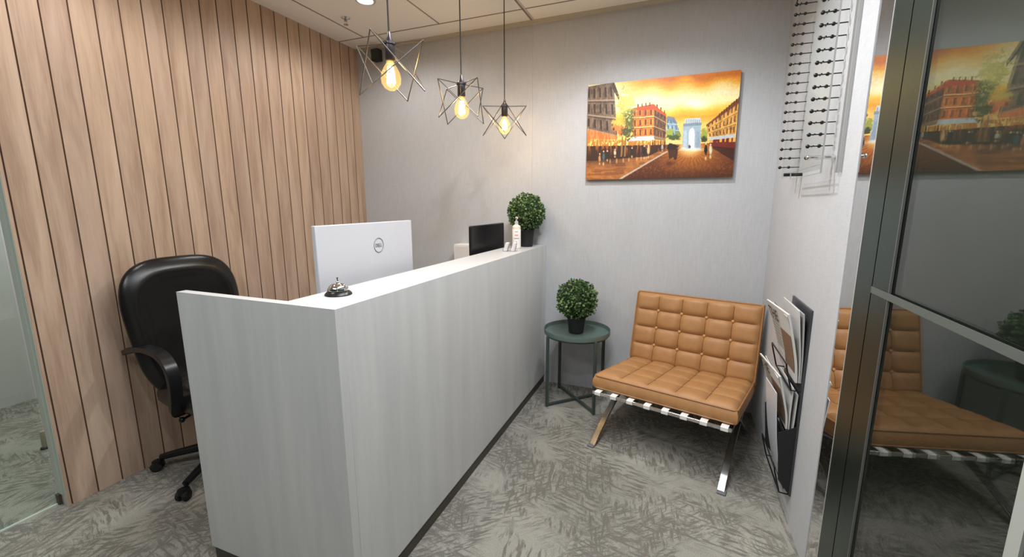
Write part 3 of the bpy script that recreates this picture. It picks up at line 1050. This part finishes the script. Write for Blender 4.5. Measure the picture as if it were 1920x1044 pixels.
# ------------------------------------------------------------------ painting
def paint():
    NX_, NY_ = 420, 286
    rs = np.random.RandomState(4)

    def P(x, y_):
        v = 0.5
        for _ in range(4):
            xl, xr_ = 95 - 7 * v, 1285 - 50 * v
            u = (x - xl) / (xr_ - xl)
            yt, yb_ = 212 - 122 * u, 950 - 32 * u
            v = (y_ - yt) / (yb_ - yt)
        return u, v
    # pixel grid in the photo frame of the painting
    uu, vv = np.meshgrid((np.arange(NX_) + .5) / NX_, (np.arange(NY_) + .5) / NY_)

    def noise(cx, cy):
        g = rs.rand(cy + 2, cx + 2)
        x = uu * cx
        y_ = vv * cy
        xi, yi = x.astype(int), y_.astype(int)
        fx, fy = x - xi, y_ - yi
        fx, fy = fx * fx * (3 - 2 * fx), fy * fy * (3 - 2 * fy)
        return (g[yi, xi] * (1 - fx) + g[yi, xi + 1] * fx) * (1 - fy) + (g[yi + 1, xi] * (1 - fx) + g[yi + 1, xi + 1] * fx) * fy
    n1, n2, n3 = noise(9, 7), noise(40, 30), noise(130, 90)
    nh, nvs = noise(12, 70), noise(140, 14)
    xl, xr_ = 95 - 7 * vv, 1285 - 50 * vv
    X = xl + uu * (xr_ - xl)
    yt, yb_ = 212 - 122 * uu, 950 - 32 * uu
    Y = yt + vv * (yb_ - yt)
    img = np.zeros((NY_, NX_, 3))

    def c(r, g, b_):
        return np.array([r, g, b_]) / 255.0

    def lay(mask, col, a=1.0):
        m_ = (np.clip(mask, 0, 1) * a)[..., None]
        img[:] = img * (1 - m_) + m_ * col

    def poly(pts):
        ins = np.zeros(X.shape, bool)
        n = len(pts)
        for i in range(n):
            x1, y1 = pts[i]
            x2, y2 = pts[(i + 1) % n]
            cond = ((y1 > Y) != (y2 > Y))
            xi = (x2 - x1) * (Y - y1) / ((y2 - y1) if y2 != y1 else 1e-9) + x1
            ins ^= cond & (X < xi)
        return ins.astype(float)

    def blob(cx, cy, rx, ry, soft=.35, rough=.5):
        d = np.sqrt(((X - cx) / rx) ** 2 + ((Y - cy) / ry) ** 2) + (n3 - .5) * rough + (n2 - .5) * rough
        return np.clip((1 - d) / soft, 0, 1)
    # sky
    ys = Y + (n1 - .5) * 60 + (X - 700) * 0.06 + (nh - .5) * 16
    stops = [(90, c(205, 120, 40)), (150, c(196, 104, 26)), (200, c(228, 150, 40)), (240, c(238, 196, 110)), (300, c(240, 222, 170)), (360, c(243, 226, 160)), (410, c(242, 190, 70)),
             (460, c(238, 150, 40)), (520, c(240, 190, 100))]
    for i in range(3):
        img[..., i] = np.interp(ys, [s[0] for s in stops], [s[1][i] for s in stops])
    lay(np.clip((560 - X) / 260, 0, 1) * np.clip((430 - Y) / 120, 0, 1), c(240, 226, 170), .8)
    lay(blob(960, 350, 130, 55, .8, .3), c(248, 240, 214), .8)
    # ground
    g = poly([(60, 690), (1300, 640), (1300, 980), (60, 980)])
    lay(g, c(96, 52, 26))
    dx, dy_ = X - 925, (Y - 690) * 1.35
    rad = np.sqrt(dx ** 2 + dy_ ** 2)
    ang = np.arctan2(dy_, dx)
    st = .5 + .5 * np.sin(ang * 38 + n2 * 9)
    glow = np.clip(1 - rad / 330, 0, 1) ** 1.1
    lay(g * glow * (.55 + .45 * st), c(232, 140, 50))
    lay(g * np.clip(1 - rad / 110, 0, 1), c(252, 226, 160))
    lay(g * (n3 > .72) * np.clip((Y - 740) / 100, 0, 1), c(150, 78, 40), .5)
    lay(g * np.clip((Y - 840) / 90, 0, 1), c(60, 34, 22), .55)
    # pavement left
    pv = poly([(60, 790), (500, 740), (752, 716), (385, 938), (300, 980), (60, 980)])
    lay(pv, c(158, 98, 52))
    lay(pv * (n2 > .5), c(190, 118, 62), .5)
    lay(pv * (nh > .6), c(110, 66, 40), .5)
    lay(pv * np.clip((860 - Y) / 90, 0, 1) * np.clip((520 - X) / 200, 0, 1), c(52, 34, 24), .8)
    lay(poly([(752, 712), (762, 718), (395, 940), (368, 940)]), c(196, 180, 160), .85)

    # ranges of windows on a facade given by its four corners
    def facade(A, B_, C_, D_, col, rows, cols_, wcol, light, cor, dark_n=.5):
        m_ = poly([A, B_, C_, D_])
        lay(m_, col)
        lay(m_ * (n2 > .55), col * .78, .7)
        lay(m_ * (nvs > .62), np.clip(col * 1.25, 0, 1), .6)

        def at(s, t):
            x = (A[0] * (1 - s) + B_[0] * s) * (1 - t) + (D_[0] * (1 - s) + C_[0] * s) * t
            y_ = (A[1] * (1 - s) + B_[1] * s) * (1 - t) + (D_[1] * (1 - s) + C_[1] * s) * t
            return (x, y_)
        for r_ in range(rows):
            t0 = (r_ + .22) / rows
            t1 = (r_ + .80) / rows
            for k_ in range(cols_):
                s0, s1 = (k_ + .30) / cols_, (k_ + .66) / cols_
                lay(poly([at(s0, t0), at(s1, t0), at(s1, t1), at(s0, t1)]), wcol, .85)
                lay(poly([at(s1, t0), at(s1 + .07 / cols_, t0), at(s1 + .07 / cols_, t1), at(s1, t1)]), light, .7)
            tt = (r_ + .93) / rows
            lay(poly([at(0, tt), at(1, tt), at(1, tt + .035), at(0, tt + .035)]), cor, .85)
            lay(poly([at(0, tt + .035), at(1, tt + .035), at(1, tt + .06), at(0, tt + .06)]), wcol, .6)
        return at
    # far blue block
    facade((745, 452), (808, 462), (862, 600), (745, 600), c(126, 150, 168), 3, 3, c(70, 88, 104), c(210, 224, 230), c(200, 210, 214))
    lay(poly([(745, 440), (800, 448), (830, 500), (745, 470)]), c(92, 112, 130), .8)
    for cx, cy, rx, ry, col in ((772, 585, 34, 48, c(150, 160, 60)), (832, 590, 30, 46, c(120, 132, 52)), (800, 606, 60, 26, c(70, 84, 40)), (1028, 590, 30, 60, c(146, 150, 60)), (1030, 620, 26, 30, c(60, 66, 36))):
        lay(blob(cx, cy, rx, ry), col)
    lay(poly([(735, 628), (870, 628), (870, 660), (735, 660)]), c(226, 200, 130), .8)
    # arch
    lay(poly([(868, 700), (872, 520), (1003, 512), (1003, 700)]), c(150, 166, 178))
    lay(poly([(872, 498), (1008, 490), (1008, 512), (872, 520)]), c(120, 134, 146))
    lay(poly([(885, 462), (1000, 455), (1000, 492), (885, 498)]), c(188, 196, 198))
    for k_ in range(8):
        x = 892 + k_ * 14
        lay(poly([(x, 466), (x + 6, 466), (x + 6, 494), (x, 494)]), c(110, 120, 130), .8)
    lay(poly([(915, 700), (915, 570), (925, 540), (940, 530), (954, 542), (958, 570), (958, 700)]), c(214, 226, 232))
    lay(poly([(872, 700), (876, 560), (900, 545), (905, 700)]), c(178, 192, 202), .7)
    lay(poly([(968, 690), (968, 560), (996, 560), (998, 690)]), c(126, 142, 156), .6)
    lay(blob(935, 700, 110, 20, .7), c(230, 224, 200), .8)
    # right row
    facade((1042, 505), (1268, 320), (1250, 585), (1062, 606), c(196, 138, 66), 3, 8, c(84, 48, 26), c(230, 184, 100), c(226, 176, 92))
    lay(poly([(1040, 512), (1270, 300), (1270, 345), (1042, 522)]), c(110, 58, 30), .9)
    for k_ in range(9):
        x = 1130 + k_ * 17
        yy = 425 - (x - 1130) * .93
        lay(poly([(x, yy), (x + 9, yy - 8), (x + 9, yy + 24), (x, yy + 30)]), c(90, 44, 24))
    lay(poly([(1062, 606), (1250, 578), (1250, 606), (1066, 628)]), c(176, 184, 190), .95)
    lay(poly([(1066, 628), (1250, 606), (1245, 720), (1066, 672)]), c(104, 36, 22))
    lay(poly([(1066, 628), (1250, 606), (1248, 640), (1066, 646)]) * (nvs > .35), c(236, 168, 74), .9)
    lay(poly([(1090, 675), (1245, 690), (1240, 790), (1090, 690)]), c(52, 26, 18), .8)
    # left grey block
    facade((80, 225), (312, 186), (352, 600), (80, 545), c(108, 88, 72), 3, 5, c(56, 42, 34), c(150, 128, 104), c(158, 136, 112))
    lay(poly([(300, 190), (318, 190), (362, 290), (362, 330), (300, 230)]), c(74, 56, 44))
    lay(poly([(80, 543), (345, 596), (350, 628), (80, 625)]), c(200, 104, 52))
    lay(poly([(80, 543), (345, 596), (350, 628), (80, 625)]) * (nvs > .5), c(232, 150, 84), .6)
    # shops band left
    sb = poly([(80, 624), (450, 634), (740, 634), (740, 690), (600, 760), (80, 800)])
    lay(sb, c(58, 34, 20))
    lb_ = poly([(80, 624), (740, 630), (740, 664), (80, 680)])
    lay(lb_, c(214, 140, 50), .8)
    lay(lb_ * (nvs > .5), c(250, 214, 120), .9)
    lay(sb * (nvs > .66) * np.clip((760 - Y) / 80, 0, 1), c(170, 92, 40), .8)
    # red corner block
    facade((468, 385), (646, 366), (646, 600), (480, 610), c(212, 112, 44), 3, 4, c(96, 44, 20), c(246, 192, 110), c(246, 206, 130))
    facade((646, 366), (742, 432), (740, 622), (646, 600), c(112, 74, 50), 3, 4, c(56, 36, 26), c(160, 120, 84), c(180, 140, 96))
    lay(poly([(474, 382), (640, 348), (668, 372), (742, 428), (742, 446), (646, 392), (474, 400)]), c(192, 74, 32))
    for x, y_ in ((512, 350), (545, 345), (575, 342), (606, 338), (664, 352), (694, 374), (722, 396)):
        lay(poly([(x, y_), (x + 10, y_), (x + 10, y_ + 26), (x, y_ + 26)]), c(96, 48, 28))
    lay(poly([(432, 640), (482, 602), (650, 596), (656, 626)]), c(196, 200, 196))
    lay(poly([(646, 600), (740, 620), (740, 632), (656, 626)]), c(140, 110, 80))
    for x in (636, 652, 700, 730):
        lay(poly([(x, 628), (x + 7, 628), (x + 7, 715), (x, 715)]), c(70, 30, 16))
    # tree
    for cx, cy, rx, ry, col in ((425, 420, 74, 170, c(146, 142, 62)), (450, 490, 50, 110, c(84, 88, 44)), (400, 340, 60, 80, c(190, 180, 84)), (440, 320, 52, 70, c(206, 196, 106)), (360, 500, 56, 60, c(206, 176, 76)),
                                (385, 555, 60, 46, c(196, 90, 44)), (350, 540, 40, 36, c(214, 120, 60)), (440, 580, 54, 50, c(70, 76, 40))):
        lay(blob(cx, cy, rx, ry, .45, .8), col, .95)
    lay(blob(420, 400, 90, 160, .6, 1.4) * (n3 > .62), c(228, 214, 120), .8)
    for x in (390, 418):
        lay(poly([(x, 600), (x + 10, 600), (x + 4, 760), (x - 10, 760)]), c(140, 100, 60))
    # carriage and figures
    lay(blob(798, 685, 50, 32, .3, .4), c(40, 24, 20))
    lay(poly([(760, 700), (835, 700), (830, 775), (812, 790), (800, 760), (770, 780)]), c(62, 34, 24), .9)
    lay(blob(775, 810, 40, 20, .8, .4), c(70, 34, 20), .7)
    for x, y_, hgt, col in ((205, 775, 70, c(190, 130, 90)), (238, 765, 90, c(70, 90, 100)), (270, 750, 66, c(40, 40, 40)), (335, 730, 50, c(200, 190, 160)), (475, 722, 60, c(46, 34, 30)), (574, 718, 84, c(36, 30, 34)),
                            (606, 712, 80, c(226, 176, 120)), (1042, 706, 100, c(26, 20, 22)), (1076, 706, 90, c(206, 196, 160)), (922, 680, 40, c(70, 80, 92)), (715, 690, 34, c(150, 150, 150))):
        lay(blob(x, y_, 13, hgt / 2, .4, .3), col)
        lay(blob(x, y_ - hgt / 2, 7, 8, .4, .1), c(220, 190, 150))
        lay(blob(x, y_ + hgt * .62, 9, hgt * .22, .6, .3), c(226, 190, 140), .75)
    for x in (295, 350, 405, 450, 515, 550, 590):
        lay(blob(x, 800 - (x - 290) * .1, 9, 26, .6, .3), c(216, 160, 104), .7)
    img[:] = np.clip(img * (0.97 + 0.09 * n3[..., None]), 0, 1)
    return img ** 2.2


def build_painting():
    x0, x1, z0, z1, yf = 0.300, 1.232, 1.576, 2.208, YB - 0.030
    t = thing('painting', 'canvas painting of a sunset city boulevard on the back wall', 'painting', ((x0 + x1) / 2, YB, z0))
    MB().box((x0 - t.location.x, yf - YB + 0.0012, 0), (x1 - t.location.x, -0.0005, z1 - z0)).build('canvas_sides', mat('painted_canvas_edge', (0.22, 0.10, 0.04), 0.6), t)
    img = paint()
    ny, nx = img.shape[:2]
    me = bpy.data.meshes.new('painted_front')
    gx = np.linspace(x0 - t.location.x, x1 - t.location.x, nx)
    gz = np.linspace(z1 - z0, 0, ny)
    XX, ZZ = np.meshgrid(gx, gz)
    co = np.stack([XX, np.full(XX.shape, yf - YB), ZZ], -1).reshape(-1, 3)
    i, j = np.meshgrid(np.arange(ny - 1), np.arange(nx - 1), indexing='ij')
    a = (i * nx + j).ravel()
    faces = np.stack([a, a + nx, a + nx + 1, a + 1], -1)
    me.vertices.add(len(co))
    me.vertices.foreach_set('co', co.ravel())
    me.loops.add(faces.size)
    me.loops.foreach_set('vertex_index', faces.ravel())
    me.polygons.add(len(faces))
    me.polygons.foreach_set('loop_start', np.arange(0, faces.size, 4))
    me.polygons.foreach_set('loop_total', np.full(len(faces), 4))
    me.update()
    ca = me.color_attributes.new('paint', 'FLOAT_COLOR', 'POINT')
    rgba = np.concatenate([img.reshape(-1, 3), np.ones((nx * ny, 1))], 1)
    ca.data.foreach_set('color', rgba.ravel())
    m = mat('oil_paint', (1, 1, 1), 0.45, spec=0.4)
    n = N(m)
    at = n.add('ShaderNodeAttribute')
    at.attribute_name = 'paint'
    n.link(at.outputs['Color'], n.b.inputs['Base Color'])
    ns = n.noise(n.coords((90, 1, 160)), 1, 2)
    n.bump(ns.outputs[0], 0.10, 0.0015)
    me.materials.append(m)
    o = bpy.data.objects.new('painted_front', me)
    COL.objects.link(o)
    o.parent = t


build_painting()

# ------------------------------------------------------------------ acrylic eyewear display on the right wall
ED = thing('eyewear_display', 'clear acrylic wall display with two columns of small dark pegs', 'wall display', (XR, 1.27, 1.52))


def ed(o):
    o.parent = ED
    o.matrix_parent_inverse = Matrix.Translation(ED.location).inverted()
    return o


xa = 1.415
ed(MB().box((xa, 0.985, 1.535), (xa + 0.004, 1.66, 2.66)).build('acrylic_panel', 'acryl'))
ed(MB().box((xa - 0.001, 0.982, 1.52), (xa + 0.005, 0.9845, 2.66)).box((XR - 0.012, 0.945, 1.52), (XR - 0.0005, 0.949, 2.66)).box((XR - 0.012, 0.975, 1.52), (XR - 0.0005, 0.978, 2.66)).build('panel_edge', 'acedge'))
eb = MB()
eb.box((xa - 0.001, 0.985, 1.520), (xa + 0.003, 1.46, 1.523)).box((xa - 0.001, 0.985, 1.552), (xa + 0.003, 1.46, 1.5545)).box((xa - 0.001, 1.457, 1.520), (xa + 0.003, 1.46, 1.5545))
ed(eb.build('bottom_ledge', 'acedge'))
for y_ in (1.53, 1.03):
    pass
nrow = 25
zr = [1.585 + 0.0437 * k for k in range(nrow)]
for k, z in enumerate(zr):
    for yc, s_ in ((1.575, 1), (1.085, 1)):
        b = MB()
        b.tube([(XR - 0.0005, yc, z), (xa - 0.030, yc, z)], 0.0022, 6)
        b.sphere((xa - 0.026, yc, z), 0.0078, seg=8, rings=6)
        b.sphere((xa + 0.012, yc, z), 0.0072, seg=8, rings=6)
        b.tube([(xa - 0.010, yc + 0.012, z), (xa - 0.010, yc - 0.012, z)], 0.003, 6)
        ed(b.build('peg', 'black'))
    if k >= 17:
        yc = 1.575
        ed(MB().tube([(xa - 0.028, yc, z), (xa - 0.030, yc - 0.10, z + 0.055)], 0.0024, 6).build('slanted_rod', 'black'))  # thin dark rod slanting up from each upper left peg
ed(MB().tube([(XR - 0.001, 1.04, 1.582), (xa - 0.03, 1.04, 1.582)], 0.007, 10).sphere((xa - 0.03, 1.04, 1.582), 0.009, seg=10, rings=6).build('lock_fitting', 'chrome'))
ed(MB().tube([(XR - 0.001, 1.50, 1.545), (xa - 0.02, 1.50, 1.545)], 0.008, 10).build('lock_fitting', 'black'))

# ------------------------------------------------------------------ newspaper rack and papers
NR = thing('newspaper_rack', 'black wall rack holding newspapers beside the tan chair', 'newspaper rack', (XR, 1.22, 0.13))


def nr(o):
    o.parent = NR
    o.matrix_parent_inverse = Matrix.Translation(NR.location).inverted()
    return o


nr(MB().box((XR - 0.008, 1.066, 0.130), (XR - 0.0005, 1.384, 0.976)).build('back_plate', 'plate'))
for z0 in (0.62, 0.37, 0.135):
    b = MB()
    for yy in (1.072, 1.378):
        b.tube([(XR - 0.010, yy, z0), (XR - 0.045, yy, z0 + 0.002), (XR - 0.070, yy, z0 + 0.10), (XR - 0.072, yy, z0 + 0.115)], 0.0035, 8)
    b.tube([(XR - 0.072, 1.072, z0 + 0.115), (XR - 0.072, 1.378, z0 + 0.115)], 0.0035, 8)
    b.tube([(XR - 0.045, 1.072, z0 + 0.002), (XR - 0.045, 1.378, z0 + 0.002)], 0.0035, 8)
    nr(b.build('pocket_rail', 'black'))
nr(MB().prism([(XR - 0.008, 1.067, 0.135), (XR - 0.055, 1.067, 0.20), (XR - 0.075, 1.067, 0.42), (XR - 0.008, 1.067, 0.46)], (0, 0.004, 0)).build('side_cheek', 'matblack'))
nr(MB().prism([(XR - 0.008, 1.379, 0.135), (XR - 0.055, 1.379, 0.20), (XR - 0.075, 1.379, 0.42), (XR - 0.008, 1.379, 0.46)], (0, 0.004, 0)).build('side_cheek', 'matblack'))


def sheet(name, label, cat, m, prof, y0, y1, thick, group, head=None, photo=None, lean=0.0):
    """a folded paper: profile in (x, z) from bottom to top, extruded along y"""
    V = [Vector((p[0], 0, p[1])) for p in prof]
    Q = []
    for i in range(len(V) - 1):
        p0, p1, p2, p3 = V[max(i - 1, 0)], V[i], V[i + 1], V[min(i + 2, len(V) - 1)]
        for k in range(6):
            t = k / 6
            Q.append(0.5 * ((2 * p1) + (-p0 + p2) * t + (2 * p0 - 5 * p1 + 4 * p2 - p3) * t * t + (-p0 + 3 * p1 - 3 * p2 + p3) * t ** 3))
    Q.append(V[-1])
    c = Vector((Q[0].x, (y0 + y1) / 2, Q[0].z))
    t = thing(name, label, cat, c, 0, group)
    L = len(Q) - 1

    def P(s, v, off=0.0):
        f = s * L
        i = min(int(f), L - 1)
        p = Q[i].lerp(Q[i + 1], f - i)
        tg = (Q[i + 1] - Q[i]).normalized()
        nrm = Vector((-tg.z, 0, tg.x))
        if nrm.x > 0:
            nrm = -nrm
        yy = y1 + (y0 - y1) * v
        return p + Vector((-lean * s * (1 - v), yy, 0)) + nrm * off - c
    b = MB()
    b.ribbon([P(s / L, .5) + Vector((0, 0, 0)) for s in range(L + 1)], (0, y1 - y0, 0), thick) if not lean else None
    if lean:
        A = b.grid(lambda u, v: P(u, v, thick / 2), L, 12)
        B_ = b.grid(lambda u, v: P(u, v, -thick / 2), L, 12)
        for i in range(L):
            for jj in (0, 12):
                b.bm.faces.new([A[i][jj], A[i + 1][jj], B_[i + 1][jj], B_[i][jj]])
        for jj in range(12):
            for ii in (0, L):
                b.bm.faces.new([A[ii][jj], A[ii][jj + 1], B_[ii][jj + 1], B_[ii][jj]])
    b.build('pages', m, t)
    if cat == 'newspaper' and thick >= 0.007:
        for kk, (dz, op) in enumerate(((0.010, 0.35), (0.004, 0.75))):
            ib = MB()
            pts_ = [P(s / L, .5) + Vector((thick / 2 + 0.0012 + kk * 0.0022 + op * 0.006 * (s / L) ** 2, 0, 0)) for s in range(L + 1)]
            pts_[-1] = pts_[-1] - Vector((0, 0, dz))
            ib.ribbon(pts_, (0, (y1 - y0) - 0.006 * (kk + 1), 0), 0.0010)
            ib.build('inner_sheet', 'paper2' if kk else 'paper', t)
    off = thick / 2 + 0.0012

    def patch(nm, s0, s1, v0, v1, mm):
        pb = MB()
        pb.grid(lambda u, v: P(s0 + (s1 - s0) * u, v0 + (v1 - v0) * v, off), 8, 8)
        pb.build(nm, mm, t, fix=False)
    if photo:
        patch('photo', *photo, 'photo')
    if head:
        txt, s, v, size = head
        p = P(s, v, off + 0.0035)
        q = P(min(1, s + .03), v, off + 0.0035)
        up = (q - p).normalized()
        rt = (P(s, v + .05, off) - P(s, v - .05, off)).normalized()
        nrm = rt.cross(up).normalized()
        up = nrm.cross(rt)
        text(txt, size, 'headline', 'ink', t, basis(rt, up, nrm, p), 0.0003, 0.0003)
        for k in range(9):
            sk = s - 0.10 - k * 0.045
            if sk < 0.08:
                break
            patch('text_lines', sk, sk + 0.018, 0.05, 0.42 if photo else 0.93, 'inkg')
    return t


G = 'newspapers and magazines in the wall rack'
xw = XR
# upper pocket
sheet('newspaper', 'folded newspaper at the front of the upper rack pocket, headline beginning THE', 'newspaper', 'paper',
      [(xw - 0.028, 0.655), (xw - 0.036, 0.74), (xw - 0.058, 0.85), (xw - 0.082, 0.950)], 1.078, 1.378, 0.008, G, ('THE', 0.82, 0.27, 0.075), (0.18, 0.68, 0.46, 0.97), 0.03)
sheet('newspaper', 'newspaper in the middle of the upper rack pocket', 'newspaper', 'paper',
      [(xw - 0.018, 0.655), (xw - 0.023, 0.76), (xw - 0.036, 0.88), (xw - 0.046, 0.968)], 1.080, 1.370, 0.004, G)
sheet('newspaper', 'rearmost newspaper of the upper rack pocket, against the black plate', 'newspaper', 'paper2',
      [(xw - 0.0125, 0.655), (xw - 0.015, 0.76), (xw - 0.022, 0.88), (xw - 0.028, 0.955)], 1.080, 1.370, 0.005, G)
# middle pocket
sheet('newspaper', 'newspaper at the front of the middle rack pocket, headline beginning TH', 'newspaper', 'paper',
      [(xw - 0.044, 0.44), (xw - 0.048, 0.50), (xw - 0.070, 0.60), (xw - 0.088, 0.675)], 1.078, 1.378, 0.007, G, ('THE', 0.84, 0.25, 0.070), (0.12, 0.72, 0.44, 0.97), 0.03)
sheet('newspaper', 'folded newspaper at the back of the middle rack pocket', 'newspaper', 'paper',
      [(xw - 0.016, 0.60), (xw - 0.018, 0.48), (xw - 0.022, 0.415), (xw - 0.029, 0.405), (xw - 0.034, 0.43), (xw - 0.036, 0.52), (xw - 0.034, 0.628)], 1.080, 1.340, 0.005, G)
# lower pocket
for k, (mm, lab, x_, top, ln) in enumerate((('gloss', 'pale glossy magazine at the front of the lowest rack pocket', 0.056, 0.596, 0.01), ('gloss2', 'dark magazine in the middle of the lowest rack pocket', 0.034, 0.385, 0.0),
                                     ('gloss', 'second pale magazine in the lowest rack pocket, nearer the wall', 0.024, 0.375, 0.0), ('paper2', 'grey leaflet at the wall side of the lowest rack pocket', 0.015, 0.35, 0.0))):
    sheet('magazine' if k < 3 else 'leaflet', lab, 'magazine' if k < 3 else 'leaflet', mm,
          [(xw - 0.044, 0.200), (xw - 0.068, 0.33), (xw - 0.083, 0.46), (xw - 0.094, 0.596)] if k == 0 else
          [(xw - x_ * 0.8, 0.150), (xw - x_ * 0.9, 0.28), (xw - x_ * 1.0, 0.33), (xw - x_, top)], 1.080 + 0.003 * k, 1.262 + 0.03 * k, 0.004, G, lean=ln)
